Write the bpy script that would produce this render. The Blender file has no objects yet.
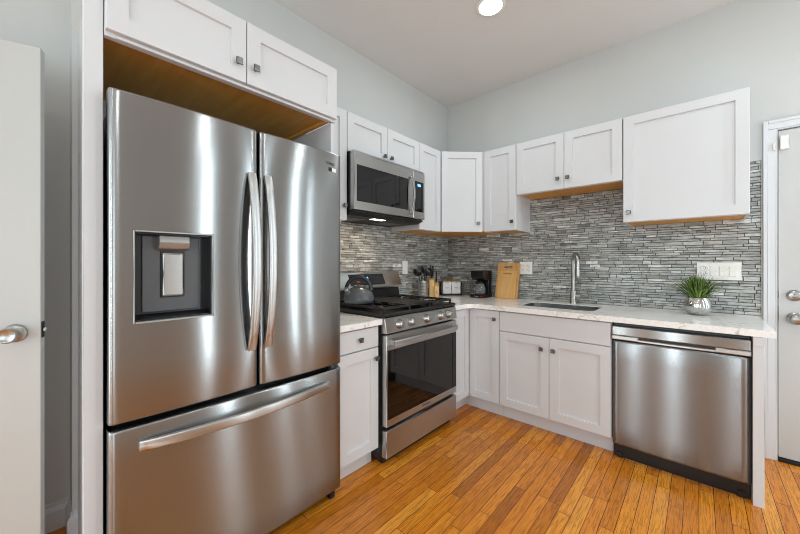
import bpy, bmesh, math, random
from mathutils import Vector, Matrix
random.seed(7)
scene = bpy.context.scene
C = scene.collection

# ------------------------------------------------------------------ camera, world, light, exposure
cam_d = bpy.data.cameras.new('camera'); cam = bpy.data.objects.new('camera', cam_d); C.objects.link(cam)
cam.location = (2.059, -3.072, 1.214); cam.rotation_euler = (math.pi/2, 0, 0.7334)
cam_d.sensor_fit = 'HORIZONTAL'; cam_d.sensor_width = 36; cam_d.lens = 331.7/800*36
cam_d.shift_y = -3.9/800; cam_d.clip_start = 0.02
scene.camera = cam
world = bpy.data.worlds.new('world'); scene.world = world; world.use_nodes = True
world.node_tree.nodes['Background'].inputs[0].default_value = (0.80, 0.90, 1.0, 1)
world.node_tree.nodes['Background'].inputs[1].default_value = 1.0
scene.view_settings.view_transform = 'Standard'; scene.view_settings.look = 'None'
scene.view_settings.gamma = 1; scene.view_settings.exposure = -0.22
try:
    scene.cycles.use_denoising = True; scene.cycles.filter_width = 1.0; scene.cycles.max_bounces = 10; scene.cycles.diffuse_bounces = 6
    scene.cycles.glossy_bounces = 6; scene.cycles.sample_clamp_indirect = 6; scene.cycles.caustics_reflective = False
except Exception: pass
def area(name, loc, rot, sx, sy, power, col):
    d = bpy.data.lights.new(name, 'AREA'); d.shape = 'RECTANGLE'; d.size = sx; d.size_y = sy; d.energy = power; d.color = col
    o = bpy.data.objects.new(name, d); C.objects.link(o); o.location = loc; o.rotation_euler = rot; return o
FILL_TINT = (0.79, 0.93, 1.0); LAMP = (0.86, 0.965, 1.0)
# added fill lights in invented side-wall windows, out of view behind the viewpoint
area('fill_light_east', (3.72, -4.45, 1.1), (math.pi/2, 0, math.pi/2), 1.8, 1.6, 36, FILL_TINT)
area('fill_light_west', (-0.10, -4.70, 1.1), (math.pi/2, 0, -math.pi/2), 1.3, 1.6, 62, FILL_TINT)
# added strip lights in invented slim windows, for streaks on the steel: (centre, width)
SLIM_E = [(0.16, 0.05), (0.66, 0.08), (1.56, 0.09)]; SLIM_R = [(0.95, 0.09), (1.73, 0.12), (2.82, 0.07)]
SZ0, SZ1, SLIM_L = 0.3, 2.4, 28.0
for c_, w_ in SLIM_E: area('streak_light', (3.76, -c_, (SZ0+SZ1)/2), (math.pi/2, 0, math.pi/2), w_, SZ1-SZ0, SLIM_L*math.pi*w_*(SZ1-SZ0), FILL_TINT)
for c_, w_ in SLIM_R: area('streak_light', (c_, -5.63, (SZ0+SZ1)/2), (math.pi/2, 0, 0), w_, SZ1-SZ0, SLIM_L*math.pi*w_*(SZ1-SZ0), FILL_TINT)
CAN_POWER = 5.5
CANS = [(1.03, 1.03), (2.55, 1.05), (2.55, 3.1), (2.55, 1.95), (1.75, 4.2)]  # first lamp is in view; the others are unseen, added for fill and streaks

# ------------------------------------------------------------------ node helpers
def srgb(r, g, b):
    f = lambda c: (c/255/12.92) if c/255 <= 0.04045 else ((c/255+0.055)/1.055)**2.4
    return (f(r), f(g), f(b), 1)
class NT:
    def __init__(s, name):
        s.m = bpy.data.materials.new(name); s.m.use_nodes = True; s.t = s.m.node_tree; s.b = s.t.nodes['Principled BSDF']
    def n(s, typ, **k):
        x = s.t.nodes.new(typ)
        for a, v in k.items(): setattr(x, a, v)
        return x
    def l(s, a, b): s.t.links.new(a, b)
    def val(s, sock, v):
        if isinstance(v, bpy.types.NodeSocket): s.l(v, sock)
        else: sock.default_value = v
    def math(s, op, a, b=None, c=None):
        x = s.n('ShaderNodeMath', operation=op)
        for i, v in enumerate((a, b, c)):
            if v is not None: s.val(x.inputs[i], v)
        return x.outputs[0]
    def ramp(s, fac, stops):
        x = s.n('ShaderNodeValToRGB'); e = x.color_ramp.elements
        while len(e) < len(stops): e.new(0.5)
        for i, (p, c) in enumerate(stops): e[i].position = p; e[i].color = c
        s.l(fac, x.inputs[0]); return x.outputs[0]
    def noise(s, vec, scale, detail=4, rough=0.5):
        x = s.n('ShaderNodeTexNoise'); x.inputs['Scale'].default_value = scale; x.inputs['Detail'].default_value = detail
        x.inputs['Roughness'].default_value = rough
        if vec is not None: s.l(vec, x.inputs['Vector'])
        return x.outputs[0]
    def mapped(s, scale=(1,1,1), kind='Object'):
        tc = s.n('ShaderNodeTexCoord'); mp = s.n('ShaderNodeMapping'); mp.inputs['Scale'].default_value = scale
        s.l(tc.outputs[kind], mp.inputs['Vector']); return mp.outputs[0]
    def bump(s, h, strength=0.2, dist=0.002):
        x = s.n('ShaderNodeBump'); x.inputs['Strength'].default_value = strength; x.inputs['Distance'].default_value = dist
        s.l(h, x.inputs['Height']); s.l(x.outputs[0], s.b.inputs['Normal'])
    def mix(s, f, a, b, blend='MIX'):
        x = s.n('ShaderNodeMix', data_type='RGBA', blend_type=blend)
        s.val(x.inputs[0], f); s.val(x.inputs[6], a); s.val(x.inputs[7], b); return x.outputs[2]
def plain(name, col, rough=0.5, metal=0.0, emit=None, es=1.0, coat=0.0, vary=0.03, scale=40, trans=0.0):
    t = NT(name); b = t.b
    if vary and not emit:
        f = t.noise(t.mapped(), scale, 3)
        t.l(t.ramp(f, [(0.3, tuple(c*(1-vary) for c in col[:3])+(1,)), (0.7, tuple(min(1, c*(1+vary)) for c in col[:3])+(1,))]), b.inputs['Base Color'])
    else: b.inputs['Base Color'].default_value = col
    b.inputs['Roughness'].default_value = rough; b.inputs['Metallic'].default_value = metal
    b.inputs['Coat Weight'].default_value = coat; b.inputs['Transmission Weight'].default_value = trans
    if emit: b.inputs['Emission Color'].default_value = emit; b.inputs['Emission Strength'].default_value = es
    return t.m
M = {}
M['wall'] = plain('wall_paint', srgb(200, 201, 199), 0.7, vary=0.012, scale=3)
M['ceiling'] = plain('ceiling_paint', srgb(220, 217, 214), 0.8, vary=0.01, scale=2)
M['cab'] = plain('white_cabinet_paint', srgb(210, 211, 213), 0.38, vary=0.008, scale=5)
M['trim'] = plain('white_trim_paint', srgb(214, 215, 217), 0.42, vary=0.008, scale=5)
M['doorp'] = plain('door_paint', srgb(194, 194, 192), 0.4, vary=0.008, scale=5)
M['doorq'] = plain('interior_door_paint', srgb(184, 185, 182), 0.4, vary=0.008, scale=5)
M['black'] = plain('black_enamel', srgb(18, 18, 19), 0.28, vary=0.1)
M['blackm'] = plain('black_matte', srgb(20, 20, 21), 0.55, vary=0.15, scale=90)
M['iron'] = plain('cast_iron', srgb(24, 24, 25), 0.5, vary=0.2, scale=120)
M['glass_black'] = plain('black_glass', srgb(8, 8, 9), 0.04, vary=0)
M['white_plastic'] = plain('white_plastic', srgb(232, 231, 226), 0.35, vary=0.01)
M['nickel'] = plain('satin_nickel', srgb(168, 166, 162), 0.28, 1.0, vary=0.05)
M['knob'] = plain('dark_nickel', srgb(128, 126, 123), 0.3, 1.0, vary=0.05)
M['chrome'] = plain('polished_chrome', srgb(200, 200, 200), 0.06, 1.0, vary=0)
M['grey_plastic'] = plain('dark_grey_plastic', srgb(82, 82, 84), 0.4, vary=0.03)
M['silver_plastic'] = plain('silver_plastic', srgb(160, 160, 158), 0.35, 0.6, vary=0.03)
M['letter'] = plain('grey_lettering', srgb(60, 61, 64), 0.4, vary=0)
M['lamp'] = plain('lit_lamp_lens', srgb(255, 250, 240), 0.4, emit=(1, 0.96, 0.9, 1), es=14)
M['hoodlamp'] = plain('lit_hood_lens', srgb(255, 250, 240), 0.4, emit=(1, 0.97, 0.92, 1), es=3)
M['blue_led'] = plain('blue_display_digits', srgb(60, 120, 255), 0.4, emit=(0.15, 0.42, 1, 1), es=2.2)
M['red'] = plain('red_switch', srgb(170, 20, 20), 0.4, vary=0)
M['copper'] = plain('copper', srgb(190, 120, 80), 0.25, 1.0, vary=0.03)
M['ceramic'] = plain('white_ceramic', srgb(232, 232, 232), 0.25, vary=0.01)
M['script'] = plain('grey_script', srgb(105, 105, 105), 0.5, vary=0)
M['rubber'] = plain('black_rubber', srgb(14, 14, 14), 0.7, vary=0.1)

def steel(name, col, rough, aniso=0.75, grain=(3, 3, 900)):
    t = NT(name); b = t.b
    b.inputs['Metallic'].default_value = 1
    f = t.noise(t.mapped(grain), 1.0, 2)
    c0 = tuple(c*0.95 for c in col[:3])+(1,); c1 = tuple(min(1, c*1.05) for c in col[:3])+(1,)
    t.l(t.ramp(f, [(0.3, c0), (0.7, c1)]), b.inputs['Base Color'])
    b.inputs['Roughness'].default_value = rough; b.inputs['Anisotropic'].default_value = aniso
    tg = t.n('ShaderNodeTangent', direction_type='RADIAL', axis='Z'); t.l(tg.outputs[0], b.inputs['Tangent'])
    b.inputs['Anisotropic Rotation'].default_value = 0.25
    return t.m
M['steel'] = steel('brushed_stainless', srgb(153, 154, 154), 0.24, 1.0)
M['steel_r'] = steel('range_stainless', srgb(196, 196, 195), 0.3, 1.0)
M['steel_d'] = steel('dishwasher_stainless', srgb(138, 139, 140), 0.25, 1.0)
M['steel_b'] = steel('bright_stainless', srgb(190, 190, 189), 0.34, 0.9)
M['steel_s'] = steel('sink_stainless', srgb(128, 128, 126), 0.36, 0.3, (400, 3, 3))

def wood(name, c0, c1, sc=(30, 30, 2), rough=0.5):
    t = NT(name)
    f = t.noise(t.mapped(sc), 1.0, 6, 0.6)
    t.l(t.ramp(f, [(0.3, c0), (0.68, c1)]), t.b.inputs['Base Color']); t.b.inputs['Roughness'].default_value = rough
    t.bump(f, 0.05); return t.m
M['ply'] = wood('birch_underside', srgb(206, 140, 54), srgb(222, 164, 76), (3, 25, 25))
M['bamboo'] = wood('bamboo', srgb(190, 138, 76), srgb(212, 164, 100), (60, 20, 2), 0.42)
M['bamboo_l'] = wood('pale_bamboo', srgb(202, 152, 88), srgb(220, 174, 112), (70, 20, 2), 0.42)
M['beech'] = wood('beech', srgb(214, 168, 104), srgb(228, 188, 128), (20, 20, 3), 0.45)

# quartz worktop
t = NT('white_quartz'); v = t.mapped((1.0, 1.6, 1))
w1 = t.noise(v, 2.3, 5, 0.6); d = t.math('ABSOLUTE', t.math('SUBTRACT', w1, 0.5))
vein = t.ramp(d, [(0.0, srgb(204, 198, 190)), (0.01, srgb(240, 239, 237)), (0.04, srgb(244, 243, 241))])
sp = t.ramp(t.noise(v, 60, 2), [(0.35, (0.93, 0.92, 0.9, 1)), (0.6, (1, 1, 1, 1))])
t.l(t.mix(1.0, vein, sp, 'MULTIPLY'), t.b.inputs['Base Color']); t.b.inputs['Roughness'].default_value = 0.16
M['quartz'] = t.m

# stone and glass strip mosaic: every strip has its own shade (face attribute), faint marbling and gloss
t = NT('strip_mosaic')
at = t.n('ShaderNodeAttribute', attribute_name='tone'); tone = at.outputs['Fac']
base = t.ramp(tone, [(0.0, srgb(112, 112, 108)), (0.3, srgb(152, 153, 149)), (0.6, srgb(186, 187, 183)), (0.85, srgb(216, 216, 212)), (1.0, srgb(236, 234, 228))])
mb = t.noise(t.mapped((14, 14, 60)), 1.0, 5, 0.65)
mar = t.ramp(mb, [(0.36, (0.45, 0.45, 0.44, 1)), (0.52, (0.95, 0.95, 0.95, 1)), (0.68, (1.2, 1.19, 1.16, 1))])
t.l(t.mix(0.9, base, mar, 'MULTIPLY'), t.b.inputs['Base Color'])
rr = t.n('ShaderNodeAttribute', attribute_name='gloss'); t.l(rr.outputs['Fac'], t.b.inputs['Roughness'])
t.bump(mb, 0.25, 0.003); M['mosaic'] = t.m
M['grout'] = plain('dark_grout', srgb(60, 60, 58), 0.9, vary=0.1, scale=200)

# oak strip floor, boards run along y
t = NT('oak_strip_floor')
tc = t.n('ShaderNodeTexCoord'); sx = t.n('ShaderNodeSeparateXYZ'); t.l(tc.outputs['Object'], sx.inputs[0])
X, Y = sx.outputs[0], sx.outputs[1]
PW = 0.0572
u = t.math('DIVIDE', X, PW); iu = t.math('FLOOR', u); fu = t.math('FRACT', u)
wn = t.n('ShaderNodeTexWhiteNoise', noise_dimensions='1D'); t.l(iu, wn.inputs['W'])
wn2 = t.n('ShaderNodeTexWhiteNoise', noise_dimensions='1D'); t.l(t.math('ADD', iu, 77.3), wn2.inputs['W'])
ln = t.math('MULTIPLY_ADD', wn2.outputs[0], 0.8, 0.55)
vv = t.math('ADD', t.math('DIVIDE', Y, ln), t.math('MULTIPLY', wn.outputs[0], 9.0)); iv = t.math('FLOOR', vv); fv = t.math('FRACT', vv)
cb = t.n('ShaderNodeCombineXYZ'); t.l(iu, cb.inputs[0]); t.l(iv, cb.inputs[1])
wp = t.n('ShaderNodeTexWhiteNoise', noise_dimensions='2D'); t.l(cb.outputs[0], wp.inputs['Vector'])
pc = t.ramp(wp.outputs[0], [(0.0, srgb(170, 98, 26)), (0.15, srgb(196, 118, 30)), (0.55, srgb(216, 132, 36)), (0.85, srgb(226, 146, 46)), (1.0, srgb(232, 158, 60))])
gx = t.n('ShaderNodeCombineXYZ')
t.l(t.math('MULTIPLY', X, 42.0), gx.inputs[0]); t.l(t.math('MULTIPLY', Y, 2.0), gx.inputs[1]); t.l(t.math('MULTIPLY', wp.outputs[0], 60.0), gx.inputs[2])
g1 = t.noise(gx.outputs[0], 1.0, 5, 0.62)
ring = t.math('FRACT', t.math('MULTIPLY', g1, 8.0))
gr = t.ramp(ring, [(0.0, (0.44, 0.36, 0.28, 1)), (0.3, (0.94, 0.91, 0.86, 1)), (0.78, (1.08, 1.07, 1.05, 1)), (1.0, (0.62, 0.54, 0.45, 1))])
gx2 = t.n('ShaderNodeCombineXYZ'); t.l(t.math('MULTIPLY', X, 500.0), gx2.inputs[0]); t.l(t.math('MULTIPLY', Y, 14.0), gx2.inputs[1])
pore = t.ramp(t.noise(gx2.outputs[0], 1.0, 2), [(0.3, (0.72, 0.66, 0.6, 1)), (0.5, (1, 1, 1, 1))])
col = t.mix(0.75, t.mix(0.85, pc, gr, 'MULTIPLY'), pore, 'MULTIPLY')
eu = t.math('MULTIPLY', t.math('MINIMUM', fu, t.math('SUBTRACT', 1.0, fu)), PW)
ev = t.math('MULTIPLY', t.math('MINIMUM', fv, t.math('SUBTRACT', 1.0, fv)), ln)
seam = t.math('LESS_THAN', t.math('MINIMUM', eu, ev), 0.0013)
t.l(t.mix(seam, col, srgb(70, 36, 12)), t.b.inputs['Base Color'])
t.b.inputs['Roughness'].default_value = 0.27
t.bump(t.math('SUBTRACT', t.math('MULTIPLY', g1, 0.3), seam), 0.12, 0.001)
M['floor'] = t.m

t = NT('speckled_enamel'); f = t.noise(t.mapped(), 260, 2)
t.l(t.ramp(f, [(0.4, srgb(66, 69, 72)), (0.58, srgb(84, 87, 90)), (0.68, srgb(160, 162, 164))]), t.b.inputs['Base Color']); t.b.inputs['Roughness'].default_value = 0.2
M['enamel'] = t.m
t = NT('grass_leaf'); f = t.noise(t.mapped((40, 40, 12)), 1.0, 2)
t.l(t.ramp(f, [(0.3, srgb(24, 46, 12)), (0.5, srgb(78, 108, 36)), (0.7, srgb(150, 168, 84))]), t.b.inputs['Base Color']); t.b.inputs['Roughness'].default_value = 0.5
M['leaf'] = t.m
t = NT('clear_glass'); t.b.inputs['Transmission Weight'].default_value = 0.9; t.b.inputs['Roughness'].default_value = 0.03
t.b.inputs['Base Color'].default_value = (0.75, 0.77, 0.78, 1); M['glass'] = t.m

# ------------------------------------------------------------------ mesh helpers
class Fr:                                     # a wall frame: u along the wall, d out into the room, z up
    def __init__(s, o, u, d): s.o, s.u, s.d = Vector(o), Vector(u), Vector(d)
    def __call__(s, u, d, z): return s.o + s.u*u + s.d*d + Vector((0, 0, z))
L = Fr((0, 0, 0), (0, -1, 0), (1, 0, 0)); B = Fr((0, 0, 0), (1, 0, 0), (0, -1, 0)); W = Fr((0, 0, 0), (1, 0, 0), (0, 1, 0))
q = math.sqrt(0.5)
D = Fr((0.333, -0.61, 0), (q, q, 0), (q, -q, 0))

def new(): return bmesh.new()
def merge(bm, tmp, smooth=None):
    bmesh.ops.recalc_face_normals(tmp, faces=tmp.faces[:])
    me = bpy.data.meshes.new('tmp'); tmp.to_mesh(me); tmp.free(); bm.from_mesh(me); bpy.data.meshes.remove(me)
def box(bm, fr, u0, u1, d0, d1, z0, z1, bev=0.0, seg=2, smooth=False):
    t = bmesh.new(); vs = [t.verts.new(fr(u, d, z)) for z in (z0, z1) for d in (d0, d1) for u in (u0, u1)]
    for f in ((0,1,3,2), (4,5,7,6), (0,1,5,4), (2,3,7,6), (0,2,6,4), (1,3,7,5)): t.faces.new([vs[i] for i in f])
    if bev: bmesh.ops.bevel(t, geom=t.edges[:], offset=bev, segments=seg, profile=0.5, affect='EDGES')
    for f in t.faces: f.smooth = smooth
    merge(bm, t); return bm
def prism(bm, fr, prof, u0, u1, bev=0.0, seg=2):                     # profile of (d, z) extruded along u
    t = bmesh.new(); a = [t.verts.new(fr(u0, d, z)) for d, z in prof]; b = [t.verts.new(fr(u1, d, z)) for d, z in prof]
    t.faces.new(a); t.faces.new(b[::-1]); n = len(prof)
    for i in range(n): t.faces.new((a[i], a[(i+1) % n], b[(i+1) % n], b[i]))
    if bev: bmesh.ops.bevel(t, geom=t.edges[:], offset=bev, segments=seg, profile=0.5, affect='EDGES')
    merge(bm, t); return bm
def slab(bm, pts, z0, z1):                                            # plan outline extruded in z
    t = bmesh.new(); a = [t.verts.new((x, y, z0)) for x, y in pts]; b = [t.verts.new((x, y, z1)) for x, y in pts]
    t.faces.new(a[::-1]); t.faces.new(b); n = len(pts)
    for i in range(n): t.faces.new((a[i], a[(i+1) % n], b[(i+1) % n], b[i]))
    merge(bm, t); return bm
def basis(ax):
    ax = Vector(ax).normalized(); h = Vector((0, 0, 1)) if abs(ax.z) < 0.9 else Vector((1, 0, 0))
    a = ax.cross(h).normalized(); return a, ax.cross(a).normalized(), ax
def lathe(bm, c, prof, seg=32, ax=(0, 0, 1), closed=False):           # prof: (radius, height along axis)
    t = bmesh.new(); c = Vector(c); a, b, n = basis(ax); rings = []
    for r, h in prof:
        if r < 1e-6: rings.append([t.verts.new(c + n*h)])
        else: rings.append([t.verts.new(c + n*h + a*(r*math.cos(2*math.pi*i/seg)) + b*(r*math.sin(2*math.pi*i/seg))) for i in range(seg)])
    pairs = list(zip(rings, rings[1:]))
    if closed: pairs.append((rings[-1], rings[0]))
    for p, r in pairs:
        for i in range(seg):
            j = (i+1) % seg
            if len(p) == 1 and len(r) == 1: continue
            if len(p) == 1: f = t.faces.new((p[0], r[i], r[j]))
            elif len(r) == 1: f = t.faces.new((p[i], p[j], r[0]))
            else: f = t.faces.new((p[i], p[j], r[j], r[i]))
            f.smooth = True
    if not closed:
        for r in (rings[0], rings[-1]):
            if len(r) > 2: t.faces.new(r)
    merge(bm, t); return bm
def cyl(bm, p0, p1, r, seg=20, r1=None):
    p0, p1 = Vector(p0), Vector(p1); h = (p1-p0).length
    return lathe(bm, p0, [(r, 0), (r if r1 is None else r1, h)], seg, p1-p0)
def sweep(bm, pts, sec, up=(0, 0, 1), scale=None, smooth=True):       # closed section (a, b) swept along points
    t = bmesh.new(); pts = [Vector(p) for p in pts]; up = Vector(up); rings = []
    for i, p in enumerate(pts):
        tg = (pts[min(i+1, len(pts)-1)] - pts[max(i-1, 0)]).normalized()
        a = tg.cross(up); a = a.normalized() if a.length > 1e-4 else basis(tg)[0]
        b = a.cross(tg).normalized(); k = scale[i] if scale else 1
        rings.append([t.verts.new(p + a*(x*k) + b*(y*k)) for x, y in sec])
    n = len(sec)
    for r0, r1 in zip(rings, rings[1:]):
        for i in range(n):
            f = t.faces.new((r0[i], r0[(i+1) % n], r1[(i+1) % n], r1[i])); f.smooth = smooth
    t.faces.new(rings[0]); t.faces.new(rings[-1][::-1])
    merge(bm, t); return bm
def circ(r, n=12): return [(r*math.cos(2*math.pi*i/n), r*math.sin(2*math.pi*i/n)) for i in range(n)]
def rrect(w, h, r, n=3):
    o = []
    for cx, cy, a0 in ((w/2-r, h/2-r, 0), (-w/2+r, h/2-r, 90), (-w/2+r, -h/2+r, 180), (w/2-r, -h/2+r, 270)):
        for k in range(n+1):
            a = math.radians(a0+90*k/n); o.append((cx+r*math.cos(a), cy+r*math.sin(a)))
    return o
def tube(bm, pts, r, n=12, up=(0.13, 0.21, 1)): return sweep(bm, pts, circ(r, n), up)

def rootloc(o):
    v = Vector((0, 0, 0))
    while o is not None: v = v + o.location; o = o.parent
    return v
def obj(name, bm, mat, parent=None, label=None, at=None):             # bm in world coordinates -> ONE mesh object
    me = bpy.data.meshes.new(name)
    off = rootloc(parent) if parent is not None else Vector(at or (0, 0, 0))
    bmesh.ops.translate(bm, verts=bm.verts[:], vec=-off)
    for e in bm.edges:
        if len(e.link_faces) == 2 and any(f.smooth for f in e.link_faces):
            a, b = e.link_faces
            if a.smooth != b.smooth or e.calc_face_angle(0) > 0.9: e.smooth = False
    bm.to_mesh(me); bm.free(); me.materials.append(M[mat] if isinstance(mat, str) else mat)
    o = bpy.data.objects.new(name, me); C.objects.link(o)
    if parent is not None: o.parent = parent
    elif at: o.location = at
    if label: o['label'] = label
    return o
def tag(o, label, cat, group=None):
    o['label'] = label; o['category'] = cat
    if group: o['group'] = group
    return o
def thing(name, label, cat, loc, group=None):
    o = bpy.data.objects.new(name, None); o.empty_display_size = 0.1; C.objects.link(o); o.location = loc
    return tag(o, label, cat, group)
def struct(name, bm, mat, parent=None, label=None):
    o = obj(name, bm, mat, parent, label)
    if parent is None: o['kind'] = 'structure'
    return o
def text(name, s, size, p, ux, uz, mat, parent, ext=0.0004, align='CENTER'):
    cu = bpy.data.curves.new('txt', 'FONT'); cu.body = s; cu.size = size; cu.extrude = ext; cu.align_x = align; cu.align_y = 'CENTER'
    tmp = bpy.data.objects.new('txt', cu); C.objects.link(tmp)
    dg = bpy.context.evaluated_depsgraph_get(); me = bpy.data.meshes.new_from_object(tmp.evaluated_get(dg))
    bpy.data.objects.remove(tmp); bpy.data.curves.remove(cu)
    ux, uz = Vector(ux).normalized(), Vector(uz).normalized(); n = ux.cross(uz)
    me.transform(Matrix(((ux.x, uz.x, n.x, p[0]), (ux.y, uz.y, n.y, p[1]), (ux.z, uz.z, n.z, p[2]), (0, 0, 0, 1))))
    bm = bmesh.new(); bm.from_mesh(me); bpy.data.meshes.remove(me)
    return obj(name, bm, mat, parent)

# ------------------------------------------------------------------ the setting
XR, SR, H = 3.75, 5.62, 2.925
JOG = 2.953
struct('floor', box(new(), W, -0.3, XR+0.15, -SR-0.15, 0.15, -0.06, 0), 'floor')
struct('ceiling', box(new(), W, -0.3, XR+0.15, -SR-0.15, 0.15, H, H+0.08), 'ceiling')
DX0, DX1, DZ = 2.412, 3.26, 2.04
bm = box(new(), W, -0.3, DX0, 0, 0.15, 0, H); box(bm, W, DX0, DX1, 0, 0.15, DZ, H); box(bm, W, DX1, XR, 0, 0.15, 0, H)
struct('wall_back', bm, 'wall')
bm = box(new(), W, -0.3, 0, -JOG, 0, 0, H); box(bm, W, -0.3, -0.13, -4.0, -JOG, 0, H); box(bm, W, -0.3, -0.13, -SR, -5.4, 0, H)
box(bm, W, -0.3, -0.13, -5.4, -4.0, 0, 0.25); box(bm, W, -0.3, -0.13, -5.4, -4.0, 1.95, H)
struct('wall_left', bm, 'wall')
def pierced(bm, fr, u0, u1, t0, t1, holes):
    u = u0
    for a, b, z0, z1 in sorted(holes):
        box(bm, fr, u, a, t0, t1, 0, H); box(bm, fr, a, b, t0, t1, 0, z0); box(bm, fr, a, b, t0, t1, z1, H); u = b
    box(bm, fr, u, u1, t0, t1, 0, H); return bm
RF = Fr((XR+0.15, 0, 0), (0, -1, 0), (-1, 0, 0)); EF = Fr((0, -SR-0.15, 0), (1, 0, 0), (0, 1, 0))
slim = lambda lst: [(c_-w_/2, c_+w_/2, SZ0, SZ1) for c_, w_ in lst]
struct('wall_right', pierced(new(), RF, -0.15, SR, 0, 0.15, slim(SLIM_E)+[(3.55, 5.35, 0.25, 1.95)]), 'wall')
struct('wall_rear', pierced(new(), EF, -0.3, XR+0.15, 0, 0.15, slim(SLIM_R)), 'wall')
def window(n, fr, u0, u1, z0, z1, mull):  # unseen window frame, invented as an opening for the fill light
    bm = new()
    for a, b in ((u0, u0+0.05), (u1-0.05, u1)): box(bm, fr, a, b, 0.02, 0.09, z0, z1, 0.003)
    for a, b in ((z0, z0+0.05), (z1-0.05, z1)): box(bm, fr, u0+0.05, u1-0.05, 0.02, 0.09, a, b, 0.003)
    for k in range(1, mull+1):
        c = u0+(u1-u0)*k/(mull+1); box(bm, fr, c-0.025, c+0.025, 0.03, 0.08, z0+0.05, z1-0.05, 0.003)
    w = struct('window_%d' % n, bm, 'trim')
window(1, RF, 3.55, 5.35, 0.25, 1.95, 2)
window(2, Fr((-0.3, 0, 0), (0, -1, 0), (1, 0, 0)), 4.0, 5.4, 0.25, 1.95, 1)
def added_slim_window(n, fr, a, b, z0, z1):  # unseen slit frame, added to go with the streak lights
    bm = new()
    for u0, u1, y0, y1 in ((a, a+0.012, z0, z1), (b-0.012, b, z0, z1), (a+0.012, b-0.012, z0, z0+0.012), (a+0.012, b-0.012, z1-0.012, z1)): box(bm, fr, u0, u1, 0.03, 0.09, y0, y1)
    struct('window_%d' % n, bm, 'trim')
for k_, h_ in enumerate(slim(SLIM_E)): added_slim_window(3+k_, RF, *h_)
for k_, h_ in enumerate(slim(SLIM_R)): added_slim_window(6+k_, EF, *h_)

# back-wall entry door with casing
bm = new()
for u0, u1, d1 in ((2.357, 2.412, 0.014), (2.357, 2.377, 0.021)): box(bm, B, u0, u1, 0.0, d1, 0, DZ+(0.055 if d1 > 0.015 else 0.0), 0.003)
box(bm, B, 2.357, DX1+0.055, 0.0, 0.0139, DZ, DZ+0.055, 0.003); box(bm, B, 2.378, DX1+0.055, 0.0, 0.021, DZ+0.036, DZ+0.055, 0.003)
box(bm, B, DX1, DX1+0.055, 0, 0.014, 0, DZ, 0.003)
box(bm, B, DX0, DX0+0.006, -0.13, 0.008, 0, DZ, 0.001); box(bm, B, DX0+0.006, DX1-0.006, -0.13, 0.008, DZ-0.006, DZ, 0.001); box(bm, B, DX1-0.006, DX1, -0.13, 0.008, 0, DZ, 0.001)
struct('trim_1', bm, 'trim')
bm = box(new(), B, DX0+0.011, DX1-0.010, -0.052, -0.008, 0.022, DZ-0.012, 0.002)
d2 = struct('door_2', bm, 'doorp')
bm = box(new(), B, DX0+0.008, DX1-0.008, -0.06, 0.012, 0.0, 0.018, 0.003); struct('threshold', bm, 'rubber', d2, 'black threshold strip')
bm = box(new(), B, DX0+0.0065, DX0+0.0105, -0.04, -0.006, 0.86, 0.95); box(bm, B, DX0+0.0065, DX0+0.0105, -0.04, -0.006, 1.0, 1.04)
struct('strike_plate', bm, 'blackm', d2, 'dark strike plate')
dy = 0.008
lathe_c = lambda x, z: (x, dy, z)
bm = lathe(new(), lathe_c(2.487, 1.018), [(0.0, 0), (0.033, 0), (0.033, 0.006), (0.028, 0.013), (0.02, 0.016), (0.0, 0.017)], 28, (0, -1, 0))
db = struct('deadbolt', bm, 'nickel', d2, 'round satin deadbolt rosette')
bm = box(new(), B, 2.482, 2.492, 0.004, 0.022, 1.007, 1.029, 0.003); struct('thumb_turn', bm, 'nickel', db)
bm = lathe(new(), lathe_c(2.489, 0.88), [(0, 0), (0.035, 0), (0.035, 0.006), (0.026, 0.012), (0.014, 0.016), (0.012, 0.036), (0.022, 0.042), (0.031, 0.052), (0.031, 0.06), (0.024, 0.068), (0, 0.07)], 28, (0, -1, 0))
struct('door_knob', bm, 'nickel', d2, 'round satin door knob')
sn = thing('alarm_sensor', 'small white alarm contact box at the top corner of the closed entry door', 'sensor', (2.445, 0.008, 1.955))
obj('housing', box(new(), B, 2.428, 2.464, -0.0079, 0.018, 1.908, 1.992, 0.003), 'white_plastic', sn)
m_ = thing('alarm_magnet', 'slim white alarm magnet on the casing beside the entry door', 'sensor', (2.40, -0.014, 1.92))
obj('housing', box(new(), B, 2.398, 2.409, 0.0141, 0.028, 1.905, 1.95, 0.002), 'white_plastic', m_)

# open interior door near the refrigerator panel
c0 = Vector((0.202, -3.05, 0)); DD = Fr(c0, (-0.32, -0.947, 0), (0.947, -0.32, 0))
d1 = struct('door_1', box(new(), DD, 0.0, 0.76, -0.036, 0.0, 0.012, 2.032, 0.002), 'doorq')
kc = DD(0.066, 0, 0.955); nd = DD.d
bm = lathe(new(), kc, [(0, 0), (0.033, 0), (0.033, 0.005), (0.027, 0.011), (0.014, 0.014), (0.011, 0.03), (0.018, 0.036), (0.026, 0.048), (0.0275, 0.06), (0.023, 0.067), (0.018, 0.064), (0, 0.062)], 32, nd)
struct('door_knob', bm, 'nickel', d1, 'round satin nickel door knob')
bm = box(new(), DD, -0.0015, 0.0005, -0.03, -0.006, 0.93, 0.99); lp = struct('latch_plate', bm, 'blackm', d1, 'dark latch plate on the door edge')
bm = box(new(), DD, -0.013, -0.0015, -0.024, -0.012, 0.952, 0.968, 0.003); struct('latch_bolt', bm, 'nickel', lp)
bm = new()
for z in (0.25, 1.0, 1.75): box(bm, DD, 0.7605, 0.766, -0.04, 0.004, z-0.045, z+0.045)
struct('hinge', bm, 'nickel', d1)
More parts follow.
